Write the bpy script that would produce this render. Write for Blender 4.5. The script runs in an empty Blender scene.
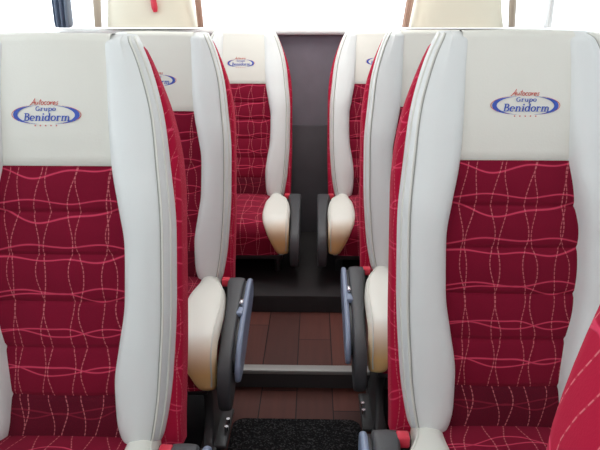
import bpy, math, random
import numpy as np
from mathutils import Vector, Matrix
random.seed(7)
C = bpy.context.scene.collection
PI = math.pi
R = math.radians
H = 1.25                      # eye height, level with the tops of the seat backs
ZC = 0.45                     # cushion height
LB = 0.819                     # length of a backrest
VH = 0.552                    # where the vinyl headrest starts on the backrest

# ------------------------------------------------------------------ materials
def new_mat(name):
    m = bpy.data.materials.new(name); m.use_nodes = True
    nt = m.node_tree; b = nt.nodes['Principled BSDF']
    return m, nt, b

class N:
    """small helper for math node chains"""
    def __init__(s, nt): s.nt = nt
    def m(s, op, a, b=None, c=None):
        n = s.nt.nodes.new('ShaderNodeMath'); n.operation = op
        for i, v in enumerate((a, b, c)):
            if v is None: continue
            if isinstance(v, (int, float)): n.inputs[i].default_value = v
            else: s.nt.links.new(v, n.inputs[i])
        return n.outputs[0]
    def noise(s, vec, scale, detail=1.0):
        n = s.nt.nodes.new('ShaderNodeTexNoise'); n.inputs['Scale'].default_value = scale
        n.inputs['Detail'].default_value = detail
        if vec is not None: s.nt.links.new(vec, n.inputs['Vector'])
        return n.outputs[0]
    def comb(s, x, y, z=0.0):
        n = s.nt.nodes.new('ShaderNodeCombineXYZ')
        for i, v in enumerate((x, y, z)):
            if isinstance(v, (int, float)): n.inputs[i].default_value = v
            else: s.nt.links.new(v, n.inputs[i])
        return n.outputs[0]
    def mix(s, f, a, b):
        n = s.nt.nodes.new('ShaderNodeMix'); n.data_type = 'RGBA'
        for k, v in ((0, f), (6, a), (7, b)):
            if isinstance(v, (int, float)): n.inputs[k].default_value = v
            elif isinstance(v, tuple): n.inputs[k].default_value = (*v, 1)
            else: s.nt.links.new(v, n.inputs[k])
        return n.outputs[2]
    def bump(s, h, strength, dist, b):
        n = s.nt.nodes.new('ShaderNodeBump'); n.inputs['Strength'].default_value = strength
        n.inputs['Distance'].default_value = dist
        s.nt.links.new(h, n.inputs['Height']); s.nt.links.new(n.outputs[0], b.inputs['Normal'])
    def coord(s, which):
        n = s.nt.nodes.new('ShaderNodeTexCoord'); return n.outputs[which]
    def sep(s, v):
        n = s.nt.nodes.new('ShaderNodeSeparateXYZ'); s.nt.links.new(v, n.inputs[0]); return n.outputs

def simple(name, col, rough=0.5, metal=0.0, bump=None, spec=0.5, vary=0.0):
    m, nt, b = new_mat(name); n = N(nt)
    b.inputs['Base Color'].default_value = (*col, 1); b.inputs['Roughness'].default_value = rough
    b.inputs['Metallic'].default_value = metal; b.inputs['Specular IOR Level'].default_value = spec
    oc = n.coord('Object')
    if vary:
        f = n.noise(oc, 9.0, 3.0)
        nt.links.new(n.mix(f, tuple(c*(1-vary) for c in col), tuple(min(1, c*(1+vary)) for c in col)), b.inputs['Base Color'])
    if bump:
        n.bump(n.noise(oc, bump[0], 3.0), bump[1], 0.002, b)
    return m

def cloth_mat(name='red_weave', base_a=(0.145, 0.003, 0.018), base_b=(0.22, 0.005, 0.027), line=(0.60, 0.050, 0.11)):
    m, nt, b = new_mat(name); n = N(nt)
    uv = n.sep(n.coord('UV')); u, v = uv[0], uv[1]
    def lines(along, across, period, amp, width, nscale, off):
        # a family of wandering curves: the position across is shifted by waves that differ from curve to curve
        nz = n.noise(n.comb(n.m('MULTIPLY', along, nscale), n.m('MULTIPLY', across, nscale*0.45), off), 1.0, 0.0)
        sh = n.m('MULTIPLY', n.m('SUBTRACT', nz, 0.5), amp)
        a = n.m('ADD', n.m('ADD', across, sh), off*0.37)
        fr = n.m('ABSOLUTE', n.m('SUBTRACT', n.m('FRACT', n.m('DIVIDE', a, period)), 0.5))
        d = n.m('MULTIPLY', fr, period)
        k = n.m('DIVIDE', n.m('SUBTRACT', width, d), width*0.55)
        k.node.use_clamp = True
        return k
    h1 = lines(u, v, 0.082, 0.078, 0.0023, 8.5, 1.3)
    h2 = lines(u, v, 0.082, 0.078, 0.0021, 7.5, 5.7)
    v1 = lines(v, u, 0.068, 0.070, 0.0013, 9.0, 2.9)
    v2 = lines(v, u, 0.068, 0.070, 0.0013, 8.0, 8.1)
    dash = n.m('GREATER_THAN', n.m('FRACT', n.m('DIVIDE', v, 0.0085)), 0.35)
    ver = n.m('MULTIPLY', n.m('MAXIMUM', v1, v2), n.m('ADD', n.m('MULTIPLY', dash, 0.8), 0.2))
    hor = n.m('MAXIMUM', h1, h2)
    fine = n.noise(n.comb(u, v), 420.0, 1.0)
    soft = n.noise(n.comb(u, v), 7.0, 2.0)
    bs = n.mix(soft, base_a, base_b)
    bs = n.mix(n.m('MULTIPLY', n.m('SUBTRACT', fine, 0.5), 0.5), bs, (0.42, 0.01, 0.03))
    c1 = n.mix(n.m('MULTIPLY', hor, 0.9), bs, line)
    c2 = n.mix(n.m('MULTIPLY', ver, 0.62), c1, (0.72, 0.22, 0.24))
    nt.links.new(c2, b.inputs['Base Color'])
    b.inputs['Roughness'].default_value = 0.9; b.inputs['Specular IOR Level'].default_value = 0.15
    b.inputs['Sheen Weight'].default_value = 0.12; b.inputs['Sheen Tint'].default_value = (1, 0.25, 0.3, 1)
    n.bump(n.m('ADD', n.m('MULTIPLY', fine, 0.3), n.m('ADD', hor, ver)), 0.35, 0.0012, b)
    return m

def vinyl_mat(name, col, warm_bounce=None):
    m, nt, b = new_mat(name); n = N(nt)
    oc = n.coord('Object')
    grain = n.noise(oc, 260.0, 2.0); blot = n.noise(oc, 6.0, 2.0)
    c = n.mix(n.m('MULTIPLY', blot, 0.5), col, tuple(x*0.94 for x in col))
    if warm_bounce:                                  # warm light bounced from below, painted as tan towards the front lip
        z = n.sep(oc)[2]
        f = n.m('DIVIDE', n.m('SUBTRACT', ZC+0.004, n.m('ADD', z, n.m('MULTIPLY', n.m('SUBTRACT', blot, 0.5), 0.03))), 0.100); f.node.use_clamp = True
        c = n.mix(f, c, warm_bounce)
    nt.links.new(c, b.inputs['Base Color'])
    b.inputs['Roughness'].default_value = 0.42; b.inputs['Specular IOR Level'].default_value = 0.4
    fold = n.noise(n.comb(n.m('MULTIPLY', n.sep(oc)[0], 6.0), n.m('MULTIPLY', n.sep(oc)[1], 6.0), n.m('MULTIPLY', n.sep(oc)[2], 16.0)), 1.0, 1.0)
    n.bump(n.m('ADD', n.m('MULTIPLY', grain, 0.12), n.m('MULTIPLY', fold, 1.2)), 0.35, 0.006, b)
    return m

def wood_mat():
    m, nt, b = new_mat('brown_plank_vinyl'); n = N(nt)
    o = n.sep(n.coord('Object')); x, y = o[0], o[1]
    px = n.m('DIVIDE', n.m('ADD', x, 10.041), 0.128)
    pid = n.m('FLOOR', px); fr = n.m('FRACT', px)
    ys = n.m('DIVIDE', n.m('ADD', y, n.m('MULTIPLY', pid, 0.37)), 0.62)
    yid = n.m('FLOOR', ys); yf = n.m('FRACT', ys)
    w = nt.nodes.new('ShaderNodeTexWhiteNoise'); nt.links.new(n.comb(pid, yid), w.inputs['Vector'])
    tone = w.outputs['Value']
    g = n.noise(n.comb(n.m('MULTIPLY', x, 60.0), n.m('MULTIPLY', y, 4.0), tone), 1.0, 4.0)
    c = n.mix(tone, (0.070, 0.026, 0.022), (0.150, 0.046, 0.034))
    c = n.mix(n.m('MULTIPLY', g, 0.7), c, (0.05, 0.022, 0.02))
    gap = n.m('MAXIMUM', n.m('LESS_THAN', fr, 0.03), n.m('LESS_THAN', yf, 0.006))
    c = n.mix(gap, c, (0.012, 0.006, 0.006))
    nt.links.new(c, b.inputs['Base Color'])
    b.inputs['Roughness'].default_value = 0.6; b.inputs['Specular IOR Level'].default_value = 0.2
    n.bump(n.m('SUBTRACT', n.m('MULTIPLY', g, 0.3), gap), 0.4, 0.002, b)
    return m

def mat_mat():
    m, nt, b = new_mat('black_loop_carpet'); n = N(nt)
    oc = n.coord('Object'); f = n.noise(oc, 170.0, 2.0); g = n.noise(oc, 60.0, 2.0)
    k = n.m('MULTIPLY', n.m('SUBTRACT', f, 0.52), 6.0); k.node.use_clamp = True
    nt.links.new(n.mix(k, (0.008, 0.008, 0.009), (0.06, 0.06, 0.062)), b.inputs['Base Color'])
    b.inputs['Roughness'].default_value = 0.95; b.inputs['Specular IOR Level'].default_value = 0.1
    n.bump(n.m('ADD', f, g), 0.9, 0.006, b)
    return m

def glass_mat():
    m = bpy.data.materials.new('window_glass'); m.use_nodes = True; nt = m.node_tree
    nt.nodes.clear()
    out = nt.nodes.new('ShaderNodeOutputMaterial'); mx = nt.nodes.new('ShaderNodeMixShader')
    tr = nt.nodes.new('ShaderNodeBsdfTransparent'); gl = nt.nodes.new('ShaderNodeBsdfGlossy')
    tr.inputs[0].default_value = (0.97, 0.985, 1, 1); gl.inputs['Roughness'].default_value = 0.02
    mx.inputs[0].default_value = 0.05
    nt.links.new(tr.outputs[0], mx.inputs[1]); nt.links.new(gl.outputs[0], mx.inputs[2]); nt.links.new(mx.outputs[0], out.inputs[0])
    return m

def curtain_mat(name, col):
    m, nt, b = new_mat(name); n = N(nt)
    f = n.noise(n.coord('Object'), 60.0, 2.0)
    c = n.mix(f, tuple(x*.92 for x in col), col)
    nt.links.new(c, b.inputs['Base Color']); b.inputs['Roughness'].default_value = .9
    tr = nt.nodes.new('ShaderNodeBsdfTranslucent'); mx = nt.nodes.new('ShaderNodeMixShader'); mx.inputs[0].default_value = .5
    nt.links.new(c, tr.inputs[0]); nt.links.new(b.outputs[0], mx.inputs[1]); nt.links.new(tr.outputs[0], mx.inputs[2])
    nt.links.new(mx.outputs[0], nt.nodes['Material Output'].inputs[0])
    return m

CREAM = (0.75, 0.74, 0.67)
M = dict(
    cloth=cloth_mat(),
    side=cloth_mat('red_side_weave', (0.36, 0.005, 0.033), (0.45, 0.008, 0.042), (0.66, 0.05, 0.115)),
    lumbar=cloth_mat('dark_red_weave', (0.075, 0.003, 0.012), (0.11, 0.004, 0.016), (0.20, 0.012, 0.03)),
    vinyl=vinyl_mat('cream_vinyl', CREAM),
    bolster=vinyl_mat('pale_grey_vinyl', (0.73, 0.75, 0.735)),
    warm_bounce=vinyl_mat('warm_bounce_vinyl', (0.77, 0.765, 0.70), (0.95, 0.63, 0.26)),  # tan end colour stands for warm reflected light
    piping=simple('ivory_piping', (0.70, 0.70, 0.64), 0.5, bump=(300, 0.1)),
    thread=simple('seam_thread', (0.36, 0.36, 0.33), 0.8, bump=(300, 0.1)),
    blue=simple('blue_print', (0.025, 0.075, 0.42), 0.5, vary=0.15),
    red=simple('red_print', (0.55, 0.07, 0.05), 0.5, vary=0.1),
    pad=simple('dark_grey_rubber', (0.055, 0.057, 0.062), 0.55, bump=(200, 0.2), vary=0.1),
    plate=simple('blue_grey_plastic', (0.22, 0.27, 0.38), 0.35, bump=(250, 0.1), vary=0.06),
    slot=simple('black_plastic', (0.012, 0.012, 0.016), 0.5, vary=0.1),
    chrome=simple('bright_steel', (0.75, 0.76, 0.78), 0.25, 1.0, vary=0.04),
    leg=simple('dark_painted_steel', (0.045, 0.044, 0.045), 0.4, bump=(150, 0.1), vary=0.1),
    button=simple('red_plastic', (0.62, 0.03, 0.06), 0.4, vary=0.05),
    wood=wood_mat(), mat=mat_mat(), glass=glass_mat(),
    nosing=simple('grey_aluminium_nosing', (0.30, 0.29, 0.28), 0.45, 0.2, bump=(120, 0.2), vary=0.08),
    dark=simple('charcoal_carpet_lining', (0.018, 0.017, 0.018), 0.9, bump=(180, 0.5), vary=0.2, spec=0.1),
    lower=simple('shaded_felt_panel', (0.12, 0.110, 0.122), 0.9, bump=(160, 0.4), vary=0.15, spec=0.1),  # darker version of the grey felt, shade put into the colour
    rear=simple('charcoal_rear_lining', (0.036, 0.033, 0.034), 0.9, bump=(180, 0.5), vary=0.2, spec=0.1),
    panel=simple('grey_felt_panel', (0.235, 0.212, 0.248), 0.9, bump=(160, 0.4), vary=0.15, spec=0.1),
    wall=simple('pale_grey_panel', (0.60, 0.60, 0.58), 0.6, bump=(80, 0.1), vary=0.04),
    pillar=simple('cream_moulded_trim', (0.74, 0.70, 0.56), 0.5, bump=(60, 0.1), vary=0.03),
    ceil=simple('white_headlining', (0.78, 0.78, 0.76), 0.8, bump=(120, 0.2), vary=0.03),
    post=simple('slate_post', (0.10, 0.115, 0.15), 0.5, bump=(60, 0.1), vary=0.1),
    curtain=curtain_mat('beige_pink_curtain', (0.72, 0.55, 0.46)),
    pale=curtain_mat('pale_beige_curtain', (0.74, 0.68, 0.60)),
    bcurtain=simple('slate_blue_curtain', (0.16, 0.20, 0.27), 0.85, bump=(200, 0.3), vary=0.15),
)

# ------------------------------------------------------------------ mesh helper
class MB:
    def __init__(s): s.v = []; s.uv = []; s.f = []; s.mi = []
    def add(s, verts, faces, uvs=None, mi=0):
        o = len(s.v); s.v += [tuple(p) for p in verts]
        s.uv += uvs if uvs else [(p[0]+p[1], p[2]+p[1]) for p in verts]
        s.f += [tuple(i+o for i in f) for f in faces]; s.mi += [mi]*len(faces)
    def grid(s, rows, closed=False, caps=False, uvs=None, mi=0):
        n = len(rows); k = len(rows[0])
        verts = [p for r in rows for p in r]; faces = []
        for i in range(n-1):
            for j in range(k if closed else k-1):
                j2 = (j+1) % k
                faces.append((i*k+j, i*k+j2, (i+1)*k+j2, (i+1)*k+j))
        if caps:
            faces.append(tuple(reversed(range(k)))); faces.append(tuple((n-1)*k+j for j in range(k)))
        s.add(verts, faces, [q for r in uvs for q in r] if uvs else None, mi)
    def box(s, c, d, bev=0.0, mi=0):
        """box with rounded vertical and horizontal edges (three stacked rings)"""
        x, y, z = (t/2 for t in d); b = min(bev, x*.9, y*.9, z*.9)
        def ring(ins, zz):
            pts = []; r = max(b, 1e-5)
            for (sx, sy, a0) in ((1, 1, 0), (-1, 1, 90), (-1, -1, 180), (1, -1, 270)):
                for a in (0, 30, 60, 90) if b else (0,):
                    t = R(a0+a)
                    pts.append((c[0]+sx*(x-r)+math.cos(t)*(r-ins) if b else c[0]+sx*x,
                                c[1]+sy*(y-r)+math.sin(t)*(r-ins) if b else c[1]+sy*y, c[2]+zz))
            return pts
        if b:
            rows = [ring(b*.99, -z), ring(b*.3, -z+b*.3), ring(0, -z+b), ring(0, z-b), ring(b*.3, z-b*.3), ring(b*.99, z)]
        else: rows = [ring(0, -z), ring(0, z)]
        s.grid(rows, True, True, mi=mi)
    def tube(s, pts, r, k=8, mi=0):
        pts = [Vector(p) for p in pts]; rows = []; prev = None
        for i, p in enumerate(pts):
            t = (pts[min(i+1, len(pts)-1)] - pts[max(i-1, 0)]).normalized()
            a = prev if prev is not None else (Vector((0, 0, 1)) if abs(t.z) < 0.9 else Vector((1, 0, 0)))
            a = (a - t*a.dot(t)).normalized(); prev = a; bb = t.cross(a)
            rr = r[i] if isinstance(r, (list, tuple)) else r
            rows.append([p + a*math.cos(2*PI*j/k)*rr + bb*math.sin(2*PI*j/k)*rr for j in range(k)])
        s.grid(rows, True, True, mi=mi)
    def xf(s, mat): s.v = [tuple(mat @ Vector(p)) for p in s.v]; return s
    def build(s, name, mats, parent=None, smooth=True, sub=0, auto=True):
        me = bpy.data.meshes.new(name); me.from_pydata(s.v, [], s.f)
        for m in (mats if isinstance(mats, (list, tuple)) else [mats]): me.materials.append(m)
        ul = me.uv_layers.new(name='UVMap')
        li = np.empty(len(me.loops), dtype=np.int32); me.loops.foreach_get('vertex_index', li)
        ul.data.foreach_set('uv', np.array(s.uv, dtype=np.float32)[li].ravel())
        me.polygons.foreach_set('material_index', s.mi)
        if smooth: me.polygons.foreach_set('use_smooth', [True]*len(me.polygons))
        import bmesh
        bm = bmesh.new(); bm.from_mesh(me); bmesh.ops.recalc_face_normals(bm, faces=bm.faces)
        if smooth and auto:
            for e in bm.edges:
                if len(e.link_faces) == 2 and e.calc_face_angle(0) > R(55): e.smooth = False
        bm.to_mesh(me); bm.free()
        o = bpy.data.objects.new(name, me); C.objects.link(o)
        if parent: o.parent = parent
        if sub:
            md = o.modifiers.new('subd', 'SUBSURF'); md.levels = sub; md.render_levels = sub
        return o

def tag(o, label=None, cat=None, group=None, kind=None):
    for k, v in (('label', label), ('category', cat), ('group', group), ('kind', kind)):
        if v: o[k] = v
    return o
def empty(name, loc=(0, 0, 0)):
    o = bpy.data.objects.new(name, None); C.objects.link(o); o.location = loc; o.empty_display_size = 0.1; return o
def copy_tree(o, parent=None):
    c = o.copy(); C.objects.link(c); c.parent = parent
    for ch in list(o.children): copy_tree(ch, c)
    return c

def curve(tab):
    """smooth (Catmull-Rom) interpolation through (t, value) pairs"""
    tab = sorted(tab); xs = [a for a, _ in tab]; ys = [b for _, b in tab]
    ms = []
    for i in range(len(xs)):
        if i == 0: ms.append((ys[1]-ys[0])/(xs[1]-xs[0]))
        elif i == len(xs)-1: ms.append((ys[-1]-ys[-2])/(xs[-1]-xs[-2]))
        else:
            d0 = (ys[i]-ys[i-1])/(xs[i]-xs[i-1]); d1 = (ys[i+1]-ys[i])/(xs[i+1]-xs[i])
            ms.append(0 if d0*d1 <= 0 else 2*d0*d1/(d0+d1))
    def f(t):
        t = min(max(t, xs[0]), xs[-1])
        i = 0
        while i < len(xs)-2 and t > xs[i+1]: i += 1
        h = xs[i+1]-xs[i]; q = (t-xs[i])/h
        return ((2*q**3-3*q*q+1)*ys[i] + (q**3-2*q*q+q)*h*ms[i] + (-2*q**3+3*q*q)*ys[i+1] + (q**3-q*q)*h*ms[i+1])
    return f

# ------------------------------------------------------------------ backrest shape
W_OUT = curve([(0, .234), (.25, .240), (.49, .240), (.57, .235), (.648, .222), (.745, .190), (.79, .170), (.82, .152)])
W_FRT = curve([(0, .194), (.06, .206), (.12, .214), (.287, .224), (.43, .225), (.57, .214), (.648, .205), (.745, .180), (.79, .162), (.82, .146)])
SEAM = curve([(0, .118), (.04, .110), (.12, .108), (.205, .120), (.287, .132), (.40, .134), (.47, .124), (.554, .110), (.65, .104), (.75, .101), (.82, .098)])
PROT = curve([(0, .034), (.05, .045), (.2, .054), (.43, .054), (.57, .040), (.70, .024), (.80, .012), (.82, .008)])
GROOVES = (.09, .19, .285, .38, .465)

def panel_y(u, v):
    """front surface of the centre panel / headrest in backrest space (negative = towards the passenger)"""
    e = min(1.0, abs(u)/max(SEAM(v), 1e-4))
    y = -0.012 - 0.008*(1-e*e)
    if v > VH: y -= 0.006*math.sin(PI*min(1, (v-VH)/(LB-VH)))
    return y

def tilt_mat(deg): return Matrix.Translation((0, 0, ZC)) @ Matrix.Rotation(R(-deg), 4, 'X')

def ribbon(mb, pts, w, mi, fy, scale=1.0, off=(0, 0), shear=0.0):
    """flat stroke on the headrest; pts are (x, z) and w a width or list of widths"""
    n = len(pts); rows = []
    for i, p in enumerate(pts):
        a = pts[max(i-1, 0)]; b = pts[min(i+1, n-1)]
        tx, tz = b[0]-a[0], b[1]-a[1]; l = math.hypot(tx, tz) or 1
        nx, nz = -tz/l, tx/l; ww = (w[i] if isinstance(w, (list, tuple)) else w)/2
        row = []
        for sgn in (-1, 1):
            x = p[0]+nx*ww*sgn; z = p[1]+nz*ww*sgn
            x += shear*z
            X = off[0]+x*scale; Z = off[1]+z*scale
            row.append((X, fy(X, Z), Z))
        rows.append(row)
    mb.grid(rows, mi=mi)

def arc(cx, cy, rx, ry, a0, a1, n=12):
    return [(cx+rx*math.cos(R(a0+(a1-a0)*i/n)), cy+ry*math.sin(R(a0+(a1-a0)*i/n))) for i in range(n+1)]

def glyph(ch):
    """strokes of a bold seriffed letter: list of (points, width); second value: advance"""
    T, t = .27, .13
    def stem(x, y0, y1): return ([(x, y0), (x, y1)], T)
    def ser(x, y, l=.5): return ([(x-l/2, y), (x+l/2, y)], .1)
    def fl(pts):  # stress: thick on vertical parts, thin on horizontal ones
        w = []
        for i in range(len(pts)):
            a, b = pts[max(i-1, 0)], pts[min(i+1, len(pts)-1)]
            d = math.hypot(b[0]-a[0], b[1]-a[1]) or 1; w.append(t+(T-t)*abs(b[1]-a[1])/d)
        return (pts, w)
    if ch == 'B': return [stem(.3, 0, 1.5), ser(.22, .05), ser(.22, 1.45), fl([(.3, 1.43)]+arc(.55, 1.12, .36, .31, 90, -90)+[(.3, .81)]), fl([(.3, .80)]+arc(.6, .43, .42, .36, 90, -90)+[(.3, .07)])], 1.2
    if ch == 'e': return [fl(arc(.5, .5, .38, .45, 0, 310)), ([(.15, .5), (.9, .5)], t)], 1.02
    if ch == 'n': return [stem(.28, 0, 1), ser(.28, .05), ser(.2, .95, .3), fl(arc(.6, .55, .32, .39, 180, 0)), stem(.92, 0, .6), ser(.92, .05)], 1.22
    if ch == 'i': return [stem(.3, 0, 1), ser(.3, .05), ser(.2, .95, .3), ([(.3, 1.2), (.3, 1.48)], .3)], .62
    if ch == 'd': return [fl(arc(.48, .5, .36, .45, 0, 360, 18)), stem(.86, 0, 1.5), ser(.78, 1.45, .35), ser(.93, .05, .3)], 1.16
    if ch == 'o': return [fl(arc(.5, .5, .39, .45, 0, 360, 18))], 1.02
    if ch == 'r': return [stem(.28, 0, 1), ser(.28, .05, .55), ser(.2, .95, .3), fl(arc(.58, .58, .3, .36, 180, 40)), ([(.76, .72), (.76, .93)], .2)], .92
    if ch == 'm': return [stem(.28, 0, 1), ser(.28, .05), ser(.2, .95, .3), fl(arc(.57, .55, .29, .39, 180, 0)), stem(.86, 0, .6), ser(.86, .05), fl(arc(1.15, .55, .29, .39, 180, 0)), stem(1.44, 0, .6), ser(1.44, .05)], 1.74
    if ch == 'G': return [fl(arc(.68, .75, .5, .68, 45, 330)), stem(1.1, .1, .65), ser(1.05, .65, .55)], 1.4
    if ch == 'u': return [stem(.28, .35, 1), ser(.2, .95, .3), fl(arc(.58, .4, .3, .35, 180, 360)), stem(.88, 0, 1), ser(.95, .05, .3)], 1.18
    if ch == 'p': return [stem(.28, -.5, 1), ser(.28, -.45, .55), ser(.2, .95, .3), fl(arc(.62, .5, .36, .45, 0, 360, 18))], 1.14
    # thin handwritten letters
    k = .16
    if ch == 'A': return [([(-.1, -.1), (.35, .5), (.75, 1.6), (.8, .9), (.85, .05)], k), ([(.2, .6), (.95, .65)], k)], 1.05
    if ch == 'U': return [([(0, .8), (.1, .15), (.35, .1), (.55, .8), (.6, .1)], k)], .7
    if ch == 'T': return [([(.3, 1.4), (.2, .2), (.4, .05)], k), ([(0, .95), (.55, .98)], k)], .5
    if ch == 'O': return [(arc(.3, .42, .26, .36, 0, 360, 12), k)], .66
    if ch == 'C': return [(arc(.32, .42, .28, .36, 50, 310, 10), k)], .6
    if ch == 'a': return [(arc(.3, .42, .27, .36, 0, 360, 12), k), ([(.57, .8), (.6, .1)], k)], .72
    if ch == 'R': return [([(.05, .8), (.12, .05), (.2, .6), (.5, .78)], k)], .55
    if ch == 'E': return [([(.1, .4), (.5, .45)]+arc(.3, .42, .24, .36, 10, 310, 10), k)], .62
    if ch == 'S': return [([(.5, .75), (.25, .75), (.2, .5), (.5, .35), (.4, .08), (.05, .1)], k)], .6
    return [], .5

def text(mb, s, mi, fy, width, height, base, cx=0.0, shear=0.0):
    """height = height of a capital; spread over exactly the given width"""
    adv = [glyph(c)[1] for c in s]; tot = sum(adv)
    sx, sz = width/tot, height/1.5
    x = cx - width/2
    for c, a in zip(s, adv):
        for pts, w in glyph(c)[0]:
            q = [(p[0]*sx+shear*p[1]*sz, p[1]*sz) for p in pts]
            sc = (sx+sz)/2
            ribbon(mb, q, [t*sc for t in w] if isinstance(w, list) else w*sc, mi, fy, 1.0, (x, base))
        x += a*sx

def logo_mesh(aisle):
    VL = .655 if aisle > 0 else .664
    U0 = -.014*aisle              # the print sits a little off the middle, away from the aisle
    mb = MB()
    def fy(x, z): return panel_y(x+U0, z) - 0.0012
    def fy2(x, z): return panel_y(x+U0, z) - 0.0016
    a, b = 0.0655, 0.0185
    for sgn in (-1, 1):
        pts, ws = [], []
        for i in range(25):
            t = i/24; ang = R(106 + 148*t)
            pts.append((sgn*(-math.cos(ang))*a, VL+math.sin(ang)*b - .0005)); ws.append(0.0004+0.0086*math.sin(PI*t)**2.2)
        pts = [(p[0]-sgn*w*.45*abs(p[0])/a, p[1]) for p, w in zip(pts, ws)]
        ribbon(mb, pts, ws, 0, fy)
        pts = [(sgn*(-math.cos(R(118+124*i/16)))*(a+.0032), VL+math.sin(R(118+124*i/16))*(b+.0012)) for i in range(17)]
        ribbon(mb, pts, [0.0003+0.0011*math.sin(PI*i/16) for i in range(17)], 1, fy)
    text(mb, 'Benidorm', 0, fy2, .092, .0148, VL-.0122, 0.001, .18)
    text(mb, 'Grupo', 0, fy2, .041, .0088, VL+.0068, 0.0, .15)
    text(mb, 'AUTOCaRES', 1, fy2, .055, .0120, VL+.0182, -0.002, .25)
    for i in range(5):
        x = -.0215+.0105*i; z = VL-.0212
        pts = []
        for q in range(10):
            rr = .0022 if q % 2 == 0 else .0010
            an = PI/2+q*PI/5; pts.append((x+rr*math.cos(an), z+rr*math.sin(an)))
        vs = [(p[0], fy2(*p), p[1]) for p in pts]
        mb.add(vs, [tuple(range(10))], mi=1)
    mb.v = [(p[0]+U0, p[1], p[2]) for p in mb.v]
    return mb

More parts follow.
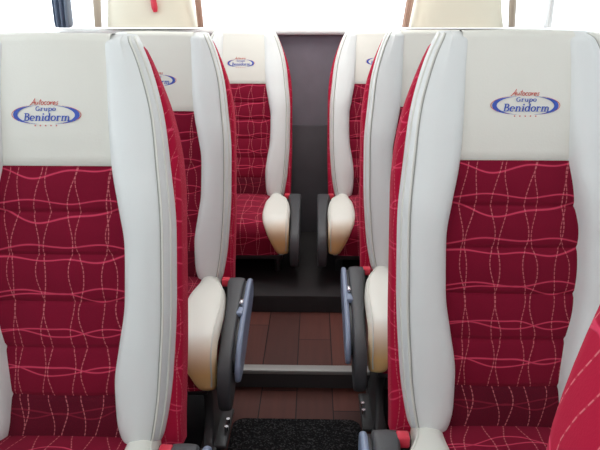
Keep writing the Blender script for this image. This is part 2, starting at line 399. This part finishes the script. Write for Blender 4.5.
def make_seat(aisle, tilt, full=True, shell=True, arms=True):
    """aisle = +1 when the aisle is on the +x side of the seat, -1 otherwise"""
    T = tilt_mat(tilt)
    root = empty('coach_seat')
    # -- fabric body of the backrest
    mb = MB(); rows = []; uvs = []
    for v in np.linspace(0, 1, 40):
        vv = -0.03 + (LB-0.008+0.03)*v
        w = W_OUT(vv); dep = .088*min(1, .62+.38*min(1, (LB-vv)/.25)); yf = .004
        top = max(0.0, (vv-(LB-.03))/.03); w -= .012*top*top; yf += .012*top*top; dep -= .018*top*top
        ring = []; uvr = []; rr = .022; acc = 0; last = None
        for (sx, yy, a0) in ((1, dep-rr, 0), (-1, dep-rr, 90), (-1, yf+rr*.6, 180), (1, yf+rr*.6, 270)):
            for a in (0, 22, 45, 67, 90):
                t = R(a0+a); r2 = rr if a0 < 180 else rr*.6
                p = (sx*(w-r2)+math.cos(t)*r2, yy+math.sin(t)*r2, vv); ring.append(p)
                if last: acc += math.hypot(p[0]-last[0], p[1]-last[1])
                last = p; uvr.append((acc*1.5, vv))
        rows.append(ring); uvs.append(uvr)
    mb.grid(rows, True, True, uvs=uvs); mb.xf(T).build('backrest', M['side'], root)
    # -- patterned centre panel with quilted channels
    mb = MB(); rows = []; uvs = []
    vs = sorted(set(list(np.linspace(-.03, VH+.004, 60)) + [g+d for g in GROOVES for d in (-.007, -.003, 0, .003, .007)]))
    for v in vs:
        s = SEAM(v)+.008; r = []; q = []
        gd = max([math.exp(-((v-g)/.0045)**2) for g in GROOVES])
        for u in np.linspace(-s, s, 25):
            puff = 0
            for g0, g1 in zip((-.02,)+GROOVES, GROOVES+(VH,)):
                if g0 <= v <= g1: puff = .005*math.sin(PI*(v-g0)/(g1-g0))
            r.append((u, panel_y(u, v) - puff + .0035*gd, v)); q.append((u, v))
        rows.append(r); uvs.append(q)
    kl = max(i for i, v in enumerate(vs) if v <= GROOVES[0]+1e-6)
    mb.grid(rows[kl:], uvs=uvs[kl:])
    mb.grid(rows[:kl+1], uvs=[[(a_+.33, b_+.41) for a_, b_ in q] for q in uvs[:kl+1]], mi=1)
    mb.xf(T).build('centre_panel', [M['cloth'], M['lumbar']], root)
    # -- vinyl headrest rolling over the top
    mb = MB(); prof = []
    for v in np.linspace(VH, LB-.022, 22): prof.append((v, None))
    for a in np.linspace(0, 180, 16): prof.append((None, a))
    rows = []
    for v, a in prof:
        r = []
        s0 = SEAM(LB if v is None else v)
        for t in np.linspace(-1, 1, 21):
            u = t*(s0+.012)
            if v is not None:
                y = panel_y(u, v)
                if v-VH < .006: y += .006*(1-(v-VH)/.006)
                r.append((u, y, v))
            else:
                y0 = panel_y(u, LB-.022); y1 = .066; cy = (y0+y1)/2; ry = (y1-y0)/2
                r.append((u, cy-ry*math.cos(R(a)), LB-.022+.022*math.sin(R(a))))
        rows.append(r)
    rows.append([(p[0], p[1]+.001, LB-.20) for p in rows[-1]])
    mb.grid(rows); hr = mb.xf(T).build('headrest', M['vinyl'], root)
    lg = logo_mesh(aisle).xf(T).build('emblem', [M['blue'], M['red']], hr, smooth=False)
    tag(lg, 'blue and red oval emblem printed on the headrest')
    # -- side bolsters
    for sg in (-1, 1):
        mb = MB(); rows = []; pipe1, pipe2 = [], []
        for v in np.concatenate([np.linspace(-.016, .014, 6)[:-1], np.linspace(.014, LB-.03, 44), np.linspace(LB-.03, LB+.001, 7)[1:]]):
            s, wf, p = SEAM(v), W_FRT(v), PROT(v)
            wo = min(W_OUT(v), wf+.006)
            lo = max(0.0, 1-(v+.018)/.03); hi = max(0.0, (v-(LB-.03))/.031)
            k = math.sqrt(max(0.0, 1-lo*lo*.96)); p *= k
            if lo: s += .010*lo*lo; wf -= .012*lo*lo; wo -= .012*lo*lo
            yb = .020; ptop = p*(1-.6*hi*hi)
            yb2 = .064 if v > LB-.07 else .020
            q = [(s-.004, .004), (s-.001, -.012), (s+.004, -.55*ptop-.010), (s+.014, -.86*ptop-.010), (s+.032, -ptop-.010), ((s+wf)/2+.006, -ptop-.011),
                 (wf-.030, -.95*ptop-.009), (wf-.014, -.88*ptop-.008), (wf-.004, -.72*ptop-.006), (wf+.001, -.40*ptop-.002), (wo, .002), (wo+.002, .012), (wo-.004, yb2), (s, yb2)]
            if hi:
                q = [(a_, b_*(1-hi*hi)+(.026*hi*hi)) for a_, b_ in q]
            rows.append([(sg*a_, b_, v) for a_, b_ in q])
            pipe1.append((sg*(q[7][0]+.006), q[7][1]+.0016, v)); pipe2.append((sg*q[9][0], q[9][1]-.0004, v))
        mb.grid(rows, True, True)
        b = mb.xf(T).build('side_bolster', M['bolster'], root, auto=False)
        b.modifiers.new('subd', 'SUBSURF').render_levels = 1
        mb = MB(); mb.tube([p for p in pipe1[2:-2]], .0021, 6); mb.tube([p for p in pipe2[3:-2]], .0026, 6)
        sh = [(p[0]-sg*.0035, p[1]+.0002, p[2]) for p in pipe1[2:-2]]
        mb.tube(sh, .0011, 5, mi=1)
        mb.xf(T).build('piping', [M['piping'], M['thread']], b)
    # -- cushion: path from the back over the front lip, then down
    path = []
    for y in np.linspace(.03, -.38, 24): path.append((y, .012*math.sin(PI*min(1, max(0, -y/.40)))))
    for a in np.linspace(12, 84, 10): path.append((-.38-.062*math.sin(R(a)), -.062+.062*math.cos(R(a))))
    for z in np.linspace(-.07, -.145, 8): path.append((-.4425+.10*(-.062-z)*.5, z))
    L = [0]
    for a_, b_ in zip(path, path[1:]): L.append(L[-1]+math.hypot(b_[0]-a_[0], b_[1]-a_[1]))
    tt = [l/L[-1] for l in L]
    nrm = []
    for i in range(len(path)):
        a_, b_ = path[max(0, i-1)], path[min(len(path)-1, i+1)]
        d = math.hypot(b_[0]-a_[0], b_[1]-a_[1]); nrm.append(((b_[1]-a_[1])/d, -(b_[0]-a_[0])/d))
    SC = curve([(0, .126), (.15, .130), (.35, .118), (.55, .116), (.72, .124), (.85, .148), (1, .190)])
    SO = curve([(0, .192), (.12, .198), (.3, .232), (.55, .244), (.75, .244), (.9, .244), (1, .240)])
    mb = MB(); rows = []; uvs = []
    for (y, z), (ny, nz), t, l in zip(path, nrm, tt, L):
        r = []; q = []
        for k in np.linspace(-1, 1, 17):
            u = k*(SC(t)+.012); h = .010*(1-k*k)
            up = .014*max(0, 1+y/.38)
            r.append((u, y+ny*h, ZC-.012+z+nz*h+up)); q.append((u, -l))
        rows.append(r); uvs.append(q)
    mb.grid(rows, uvs=uvs)
    rows = []; uvs = []                    # the fabric body under it, showing down the sides
    for z, ins in ((-.152, .012), (-.145, .004), (-.11, 0), (-.045, 0), (-.028, .006), (-.022, .02)):
        ring, uq = [], []; acc = 0; last = None
        for (sx, sy, a0) in ((1, .04, 0), (-1, .04, 90), (-1, -.43, 180), (1, -.43, 270)):
            for a in (0, 30, 60, 90):
                rr = .04; tq = R(a0+a); wq = .236 if sy < 0 else .200
                p = (sx*(wq-rr)+math.cos(tq)*(rr-ins), sy-(rr if sy > 0 else -rr)+math.sin(tq)*(rr-ins), ZC+z)
                ring.append(p)
                if last: acc += math.hypot(p[0]-last[0], p[1]-last[1])
                last = p; uq.append((acc, z))
        rows.append(ring); uvs.append(uq)
    mb.grid(rows, True, True, uvs=uvs)
    mb.build('seat_cushion', M['cloth'], root)
    for sg in (-1, 1):
        mb = MB(); rows = []; pp = []
        for i, ((y, z), (ny, nz), t) in enumerate(zip(path, nrm, tt)):
            a_, b_ = SC(t), SO(t); e = min(1, t/.05, (1-t)/.04); e = math.sqrt(max(.05, 1-(1-e)**2))
            hh = (.030*e)*(1-.35*t)
            q = [(a_-.002, -.010), (a_+.004, .50*hh), (a_+.018, .9*hh), ((a_+b_)/2, hh), (b_-.020, .9*hh), (b_-.006, .55*hh), (b_, 0), (b_+.001, -.022), (b_-.01, -.034), (a_, -.034)]
            rows.append([(sg*u, y+ny*h, ZC-.010+z+nz*h) for u, h in q])
            if .04 < t < .97: pp.append((sg*(b_-.012), y+ny*.74*hh, ZC-.010+z+nz*.74*hh))
        mb.grid(rows, True, True)
        b = mb.build('cushion_bolster', M['warm_bounce'], root, auto=False)
        b.modifiers.new('subd', 'SUBSURF').render_levels = 1
        mb = MB(); mb.tube(pp, .0024, 6); mb.build('piping', M['piping'], b)
    mb = MB(); mb.box((0, -.421, ZC-.158), (.44, .012, .010), .003); mb.build('cushion_trim', M['piping'], root)
    if not full: return root
    # -- seat pan, legs
    mb = MB(); mb.box((0, -.19, ZC-.175), (.42, .44, .036), .008); mb.build('seat_pan', M['leg'], root)
    for sg in (-1, 1):
        mb = MB(); rows = []
        for z, yc, wy, wx in ((0.0, -.20, .40, .05), (.010, -.20, .40, .05), (.014, -.20, .30, .034), (.08, -.20, .19, .030), (.16, -.20, .17, .030), (ZC-.192, -.20, .26, .034)):
            ring = []
            for (sx, sy, a0) in ((1, 1, 0), (-1, 1, 90), (-1, -1, 180), (1, -1, 270)):
                for a in (0, 45, 90):
                    rr = .010; ring.append((sg*.185+sx*(wx/2-rr)+math.cos(R(a0+a))*rr, yc+sy*(wy/2-rr)+math.sin(R(a0+a))*rr, z))
            rows.append(ring)
        mb.grid(rows, True, True); lg = mb.build('leg', M['leg'], root)
        mb = MB(); mb.box((sg*.217, -.22, .008), (.046, .20, .014), .004); mb.build('floor_bracket', M['leg'], lg)
        for yy in (-.205, -.245):
            mb = MB(); mb.tube([(sg*.231, yy, .012), (sg*.231, yy, .034)], .0065, 8); mb.build('bolt', M['chrome'], lg)
    # -- aisle armrest, folded down beside the cushion
    ax = aisle*.268
    side = [(.020, ZC-.010), (.010, ZC+.026), (-.03, ZC+.040), (-.10, ZC+.034), (-.25, ZC+.004), (-.38, ZC-.030), (-.425, ZC-.060), (-.445, ZC-.12), (-.440, ZC-.175), (-.415, ZC-.205), (-.37, ZC-.200), (-.20, ZC-.120), (-.06, ZC-.072), (.006, ZC-.050)]
    side = [(y-.045, z-.008) for y, z in side]
    cy = sum(p[0] for p in side)/len(side); cz = sum(p[1] for p in side)/len(side)
    def slab(x0, x1, pts, bev):
        mbb = MB(); rows = []
        dx = 1 if x1 > x0 else -1
        n = len(pts)
        def inset(d):
            out = []
            for i, p in enumerate(pts):
                a_, b_ = pts[i-1], pts[(i+1) % n]; l = math.hypot(b_[0]-a_[0], b_[1]-a_[1])
                nx, nz = -(b_[1]-a_[1])/l, (b_[0]-a_[0])/l
                if (p[0]+nx*.001-cy)**2+(p[1]+nz*.001-cz)**2 > (p[0]-cy)**2+(p[1]-cz)**2: nx, nz = -nx, -nz
                out.append((p[0]+nx*d, p[1]+nz*d))
            return out
        for xx, d in ((x0, bev), (x0+dx*bev*.35, bev*.3), (x0+dx*bev, 0), (x1-dx*bev, 0), (x1-dx*bev*.35, bev*.3), (x1, bev)):
            rows.append([(xx, a_, b_) for a_, b_ in inset(d)])
        mbb.grid(rows, True, True); return mbb
    if arms:
        am = slab(aisle*.247, aisle*(.287 if shell else .292), side, .010)
        def lean(p):                       # the pad is thicker towards its pivot
            k = max(0, min(1, (p[1]+.22)/.20)); k = k*k*(3-2*k)
            q = (abs(p[0])-.247)/.040
            return (p[0]-aisle*.026*k*max(0, 1-q), p[1], p[2])
        am.v = [lean(p) for p in am.v]
        arm = am.build('armrest', M['pad'], root, auto=False)
        arm.modifiers.new('subd', 'SUBSURF').render_levels = 2
        if shell:
            fin = [(.016, ZC-.012), (.006, ZC+.024), (-.03, ZC+.038), (-.09, ZC+.032), (-.22, ZC+.006), (-.33, ZC-.024), (-.39, ZC-.060), (-.41, ZC-.11), (-.38, ZC-.135), (-.29, ZC-.128), (-.15, ZC-.085), (-.05, ZC-.060), (.004, ZC-.044)]
            fin = [(y-.045, z-.008) for y, z in fin]
            f = slab(aisle*.291, aisle*.310, fin, .008).build('armrest_shell', M['plate'], arm, auto=False)
            f.modifiers.new('subd', 'SUBSURF').render_levels = 2
            slab(aisle*.283, aisle*.294, [(y*.93-.006, ZC+(z-ZC)*.80-.008) for y, z in fin], .002).build('recess', M['slot'], arm, auto=False)
            mb = MB(); mb.box((aisle*.289, -.210, ZC+.006), (.013, .026, .016), .004); mb.build('release_button', M['chrome'], arm)
            mb = MB(); mb.box((aisle*.289, -.250, ZC-.006), (.020, .045, .016), .004); mb.build('release_lever', M['plate'], arm)
    # -- belt buckle between backrest and cushion
    mb = MB(); mb.box((aisle*.222, -.065, ZC-.022), (.034, .030, .085), .005)
    bk = mb.build('belt_buckle', M['slot'], root)
    mb = MB(); mb.box((aisle*.222, -.070, ZC+.014), (.026, .026, .026), .004); mb.build('buckle_button', M['button'], bk)
    return root

TILT = 13.0
# seat positions: (which side, x, y of the backrest foot, dz, label)
CXL, CXR = -.507, .405
protos = {'L': make_seat(+1, TILT), 'R': make_seat(-1, TILT), 'BL': make_seat(+1, TILT, shell=False), 'BR': make_seat(-1, TILT, shell=False), 'W': make_seat(1, TILT, arms=False)}
used = {}
def put(side, x, y, label, group):
    p = protos[side]
    if side not in used: o = p; used[side] = 1
    else: o = copy_tree(p)
    o.location = (x, y, 0)
    tag(o, label, 'bus seat', group)
    return o
G = 'red and cream coach seats'
put('L', CXL, 1.04, 'nearest coach seat left of the aisle, red patterned panel and large cream headrest', G)
o = put('R', CXR, 1.09, 'nearest full coach seat right of the aisle, red patterned panel, wide cream headrest', G); o.scale.z = 1.005
put('L', CXL, 1.88, 'second-row aisle seat just behind the big left seat, emblem half hidden', G)
put('R', CXR, 1.98, 'second-row aisle seat mostly hidden behind the big right seat, dark armrest beside it', G)
put('BL', -.352, 2.95, 'back-row cream and red seat left of the grey rear panel', G)
put('BR', .309, 2.95, 'back-row cream and red seat right of the grey rear panel', G)
put('W', CXL-.495, 1.88, 'second-row window seat on the left, only a sliver of its cream top showing', G)
put('W', CXR+.495, 1.98, 'second-row window seat on the right, only a sliver of its cream top showing', G)
put('W', -.352-.49, 2.95, 'back-row window seat on the left, sliver of cream top below the left pillar', G)
put('W', .309+.49, 2.95, 'back-row window seat on the right, sliver of cream top below the right pillar', G)
# the seat in front on the right, more upright: only its red flank reaches into view
s0 = make_seat(-1, 5.0); s0.location = (.384, .20, 0)
tag(s0, 'red seat back at the lower right corner, only its flank in view', 'bus seat', G)

# ------------------------------------------------------------------ the coach itself
XL, XR, YB, YF, ZT = -1.345, 1.205, 3.27, -1.3, 2.10
ZW = 1.21
def struct(name, mb, m, smooth=False): return tag(mb.build(name, m, smooth=smooth), kind='structure')
def bx(c0, c1, bev=0.0):
    mb = MB(); mb.box([(a+b)/2 for a, b in zip(c0, c1)], [abs(b-a) for a, b in zip(c0, c1)], bev); return mb
STEP_Y, STEP_Z = 1.915, 0.072
struct('floor', bx((XL-.05, YF, -.06), (XR+.05, YB, 0)), M['wood'])
fb = bx((XL, STEP_Y, .0005), (XR, 2.385, STEP_Z)); struct('floor_step', fb, M['wood'])
struct('trim_1', bx((XL+.5, STEP_Y-.012, STEP_Z-.012), (XR-.5, STEP_Y+.030, STEP_Z+.004), .003), M['nosing'], True)
struct('trim_20', bx((XL+.5, STEP_Y-.006, .002), (XR-.5, STEP_Y+.001, STEP_Z-.012)), M['leg'])
struct('floor_rear', bx((XL, 2.385, .0005), (XR, YB, .150), .002), M['rear'], True)
# dark lining beneath the side seats
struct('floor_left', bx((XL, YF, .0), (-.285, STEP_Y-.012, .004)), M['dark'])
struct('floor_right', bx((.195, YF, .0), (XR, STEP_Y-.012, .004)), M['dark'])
# carpet runner with rounded end
mb = MB(); x0, x1, y0, y1, rr = -.2625, .1605, .75, 1.715, .04
ol = [(x0, y0), (x1, y0)] + [(x1-rr+rr*math.cos(R(a)), y1-rr+rr*math.sin(R(a))) for a in range(0, 91, 15)] + [(x0+rr+rr*math.cos(R(a)), y1-rr+rr*math.sin(R(a))) for a in range(90, 181, 15)]
n_ = len(ol)
mb.grid([[(x, y, .0005) for x, y in ol], [(x, y, .008) for x, y in ol]], True, True)
tag(mb.build('carpet_runner', M['mat'], smooth=False), 'black speckled carpet runner with rounded corners on the aisle floor', 'carpet')
# walls
struct('wall_left', bx((XL-.05, YF, 0), (XL, YB+.05, ZW)), M['wall'])
struct('wall_right', bx((XR, YF, 0), (XR+.05, YB+.05, ZW)), M['wall'])
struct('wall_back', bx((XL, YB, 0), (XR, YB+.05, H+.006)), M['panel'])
struct('front_light_block', bx((XL, YF-.05, 0), (XR, YF, 1.40)), M['wall'])  # unseen wall added behind the camera to keep light off the lower seats
struct('window_20', bx((XL+.02, YF-.03, 1.402), (XR-.02, YF-.024, 1.948)), M['glass'])
struct('trim_21', bx((XL, YB-.008, .15), (XR, YB, .76), .003), M['lower'], True)  # added board, its darker felt paints the shade low on the rear panel
struct('ceiling', bx((XL-.05, YF, ZT), (XR+.05, YB+.05, ZT+.05)), M['ceil'])
struct('trim_2', bx((XL, YB-.06, H-.024), (XR, YB+.0, H+.008), .014), M['ceil'], True)
struct('trim_3', bx((XL+.001, YF, ZW), (XL+.045, YB-.05, ZW+.03), .008), M['ceil'], True)
struct('trim_4', bx((XR-.045, YF, ZW), (XR-.001, YB-.05, ZW+.03), .008), M['ceil'], True)
# roof rails over the windows
struct('trim_5', bx((XL-.05, YF, 1.95), (XL+.02, YB+.05, ZT)), M['ceil'])
struct('trim_6', bx((XR-.02, YF, 1.95), (XR+.05, YB+.05, ZT)), M['ceil'])
struct('trim_7', bx((XL, YB-.01, 1.95), (XR, YB+.05, ZT)), M['ceil'])
# cream pillars in the rear wall
def pillar(name, xa, xb, xa2, xb2):
    mb = MB(); rows = []
    for z in np.linspace(H+.011, 1.95, 14):
        k = math.exp(-(z-H)/.12); l = xa+(xa2-xa)*(1-k); r = xb+(xb2-xb)*(1-k); ring = []
        for t in np.linspace(0, 1, 15):
            a = PI*t; c = (l+r)/2; w = (r-l)/2
            ring.append((c-w*math.copysign(abs(math.cos(a))**.55, math.cos(a)), YB-.004-.105*math.sin(a)**.7, z))
        ring += [(r, YB+.048, z), (l, YB+.048, z)]
        rows.append(ring)
    mb.grid(rows, True, True); struct(name, mb, M['pillar'], True)
pillar('trim_8', -1.075, -.60, -1.05, -.645)
pillar('trim_9', .475, .965, .515, .925)
struct('trim_10', bx((XL, YB-.05, H+.011), (XL+.075, YB+.048, 1.95), .02), M['post'], True)
struct('trim_11', bx((XR-.02, YB-.03, H+.011), (XR, YB+.048, 1.95), .006), M['wall'], True)
# window posts along the sides
for i, yy in enumerate((-.75, 0.45, 1.75)):
    struct('trim_%d' % (12+2*i), bx((XL-.045, yy-.04, ZW), (XL-.005, yy+.04, 1.95)), M['post'])
    struct('trim_%d' % (13+2*i), bx((XR+.005, yy-.04, ZW), (XR+.045, yy+.04, 1.95)), M['post'])
# panes
k = 1
for xx in (XL-.025, XR+.025):
    for ya, yb in ((YF+.02, -.79), (-.71, .41), (.49, 1.71), (1.79, YB-.06)):
        struct('window_%d' % k, bx((xx-.003, ya, ZW+.002), (xx+.003, yb, 1.948)), M['glass']); k += 1
for xa, xb in ((XL+.077, -1.05), (-.59, .47), (.97, XR-.022)):
    struct('window_%d' % k, bx((xa, YB+.022, H+.012), (xb, YB+.028, 1.948)), M['glass']); k += 1

# curtains gathered beside the rear pillars and at the left corner
def gathered(name, x, y, w, m, label, lean, n=4, amp=.012):
    mb = MB(); rows = []
    for z in np.linspace(H+.013, 1.93, 16):
        q = (z-H)/.7; r = []
        ww = w*(.75+.5*q); cx = x+lean*q
        pts = []
        for i in range(n*8+1):
            t = i/(n*8); pts.append((cx-ww/2+ww*t, y+amp*math.sin(2*PI*n*t)))
        r = [(a, b, z) for a, b in pts]
        rows.append(r)
    mb.grid(rows)
    return tag(mb.build(name, m), label, 'curtain', 'gathered curtains at the rear windows')
gathered('curtain', -.575, YB-.085, .04, M['curtain'], 'thin pinkish beige curtain edge beside the left cream pillar', -.05)
gathered('curtain', .452, YB-.085, .045, M['curtain'], 'thin pinkish beige curtain edge beside the right cream pillar', .10)
gathered('curtain', -1.10, YB-.085, .05, M['pale'], 'narrow pale curtain edge on the outer side of the left cream pillar', .03)
gathered('curtain', .985, YB-.085, .04, M['pale'], 'narrow pale curtain edge on the outer side of the right cream pillar', -.04)
gathered('curtain', -1.28, YB-.10, .09, M['bcurtain'], 'slate blue gathered curtain at the far left rear corner', 0.0, 3, .016)
# red safety hammer on the left pillar
hm = empty('safety_hammer', (-.80, YB-.119, H+.085))
tag(hm, 'red safety hammer hanging on the left cream pillar by the rear window', 'hammer')
mb = MB(); mb.tube([(.006, 0, 0), (.004, 0, .02), (0, 0, .05), (-.004, 0, .13)], [.010, .016, .015, .012], 10); mb.build('handle', M['button'], hm)
mb = MB(); mb.tube([(-.05, 0, .135), (-.035, 0, .135), (.03, 0, .135), (.048, 0, .135)], [.004, .013, .013, .008], 10); mb.build('hammer_head', M['button'], hm)
mb = MB(); mb.box((-.001, .017, .07), (.03, .012, .10), .004); mb.build('bracket', M['button'], hm)

# ------------------------------------------------------------------ light
w = bpy.data.worlds.new('World'); bpy.context.scene.world = w; w.use_nodes = True
nt = w.node_tree; bg = nt.nodes['Background']
tc = nt.nodes.new('ShaderNodeTexCoord'); sp = nt.nodes.new('ShaderNodeSeparateXYZ'); cr = nt.nodes.new('ShaderNodeValToRGB')
nt.links.new(tc.outputs['Generated'], sp.inputs[0]); nt.links.new(sp.outputs[2], cr.inputs[0]); nt.links.new(cr.outputs[0], bg.inputs[0])
cr.color_ramp.elements[0].position = 0.0; cr.color_ramp.elements[0].color = (0.85, 0.88, 0.90, 1)
cr.color_ramp.elements[1].position = 0.5; cr.color_ramp.elements[1].color = (0.92, 0.97, 1.0, 1)
# the sky is brighter on the left-hand side of the coach
mu = nt.nodes.new('ShaderNodeMath'); mu.operation = 'MULTIPLY_ADD'; mu.inputs[1].default_value = -1.1; mu.inputs[2].default_value = 2.6
nt.links.new(sp.outputs[0], mu.inputs[0]); nt.links.new(mu.outputs[0], bg.inputs[1])
for i, (y, en) in enumerate(((.5, 3), (2.55, 11))):
    ld = bpy.data.lights.new('fill_light', 'AREA'); ld.shape = 'RECTANGLE'; ld.size = .5; ld.size_y = 1.0; ld.energy = en; ld.color = (1, .97, .92)  # unseen fill lights added under the roof to brighten panel and seats
    lo = bpy.data.objects.new('fill_light', ld); C.objects.link(lo); lo.location = (-.05, y, ZT-.02)

# ------------------------------------------------------------------ camera
cd = bpy.data.cameras.new('camera'); cd.sensor_width = 36; cd.lens = 36; cd.clip_start = 0.02
cam = bpy.data.objects.new('camera', cd); C.objects.link(cam)
cam.location = (0, 0, H); cam.rotation_euler = (R(90-18), 0, R(1.34))
sc = bpy.context.scene; sc.camera = cam
sc.view_settings.view_transform = 'Standard'; sc.view_settings.look = 'None'; sc.view_settings.exposure = 0.12
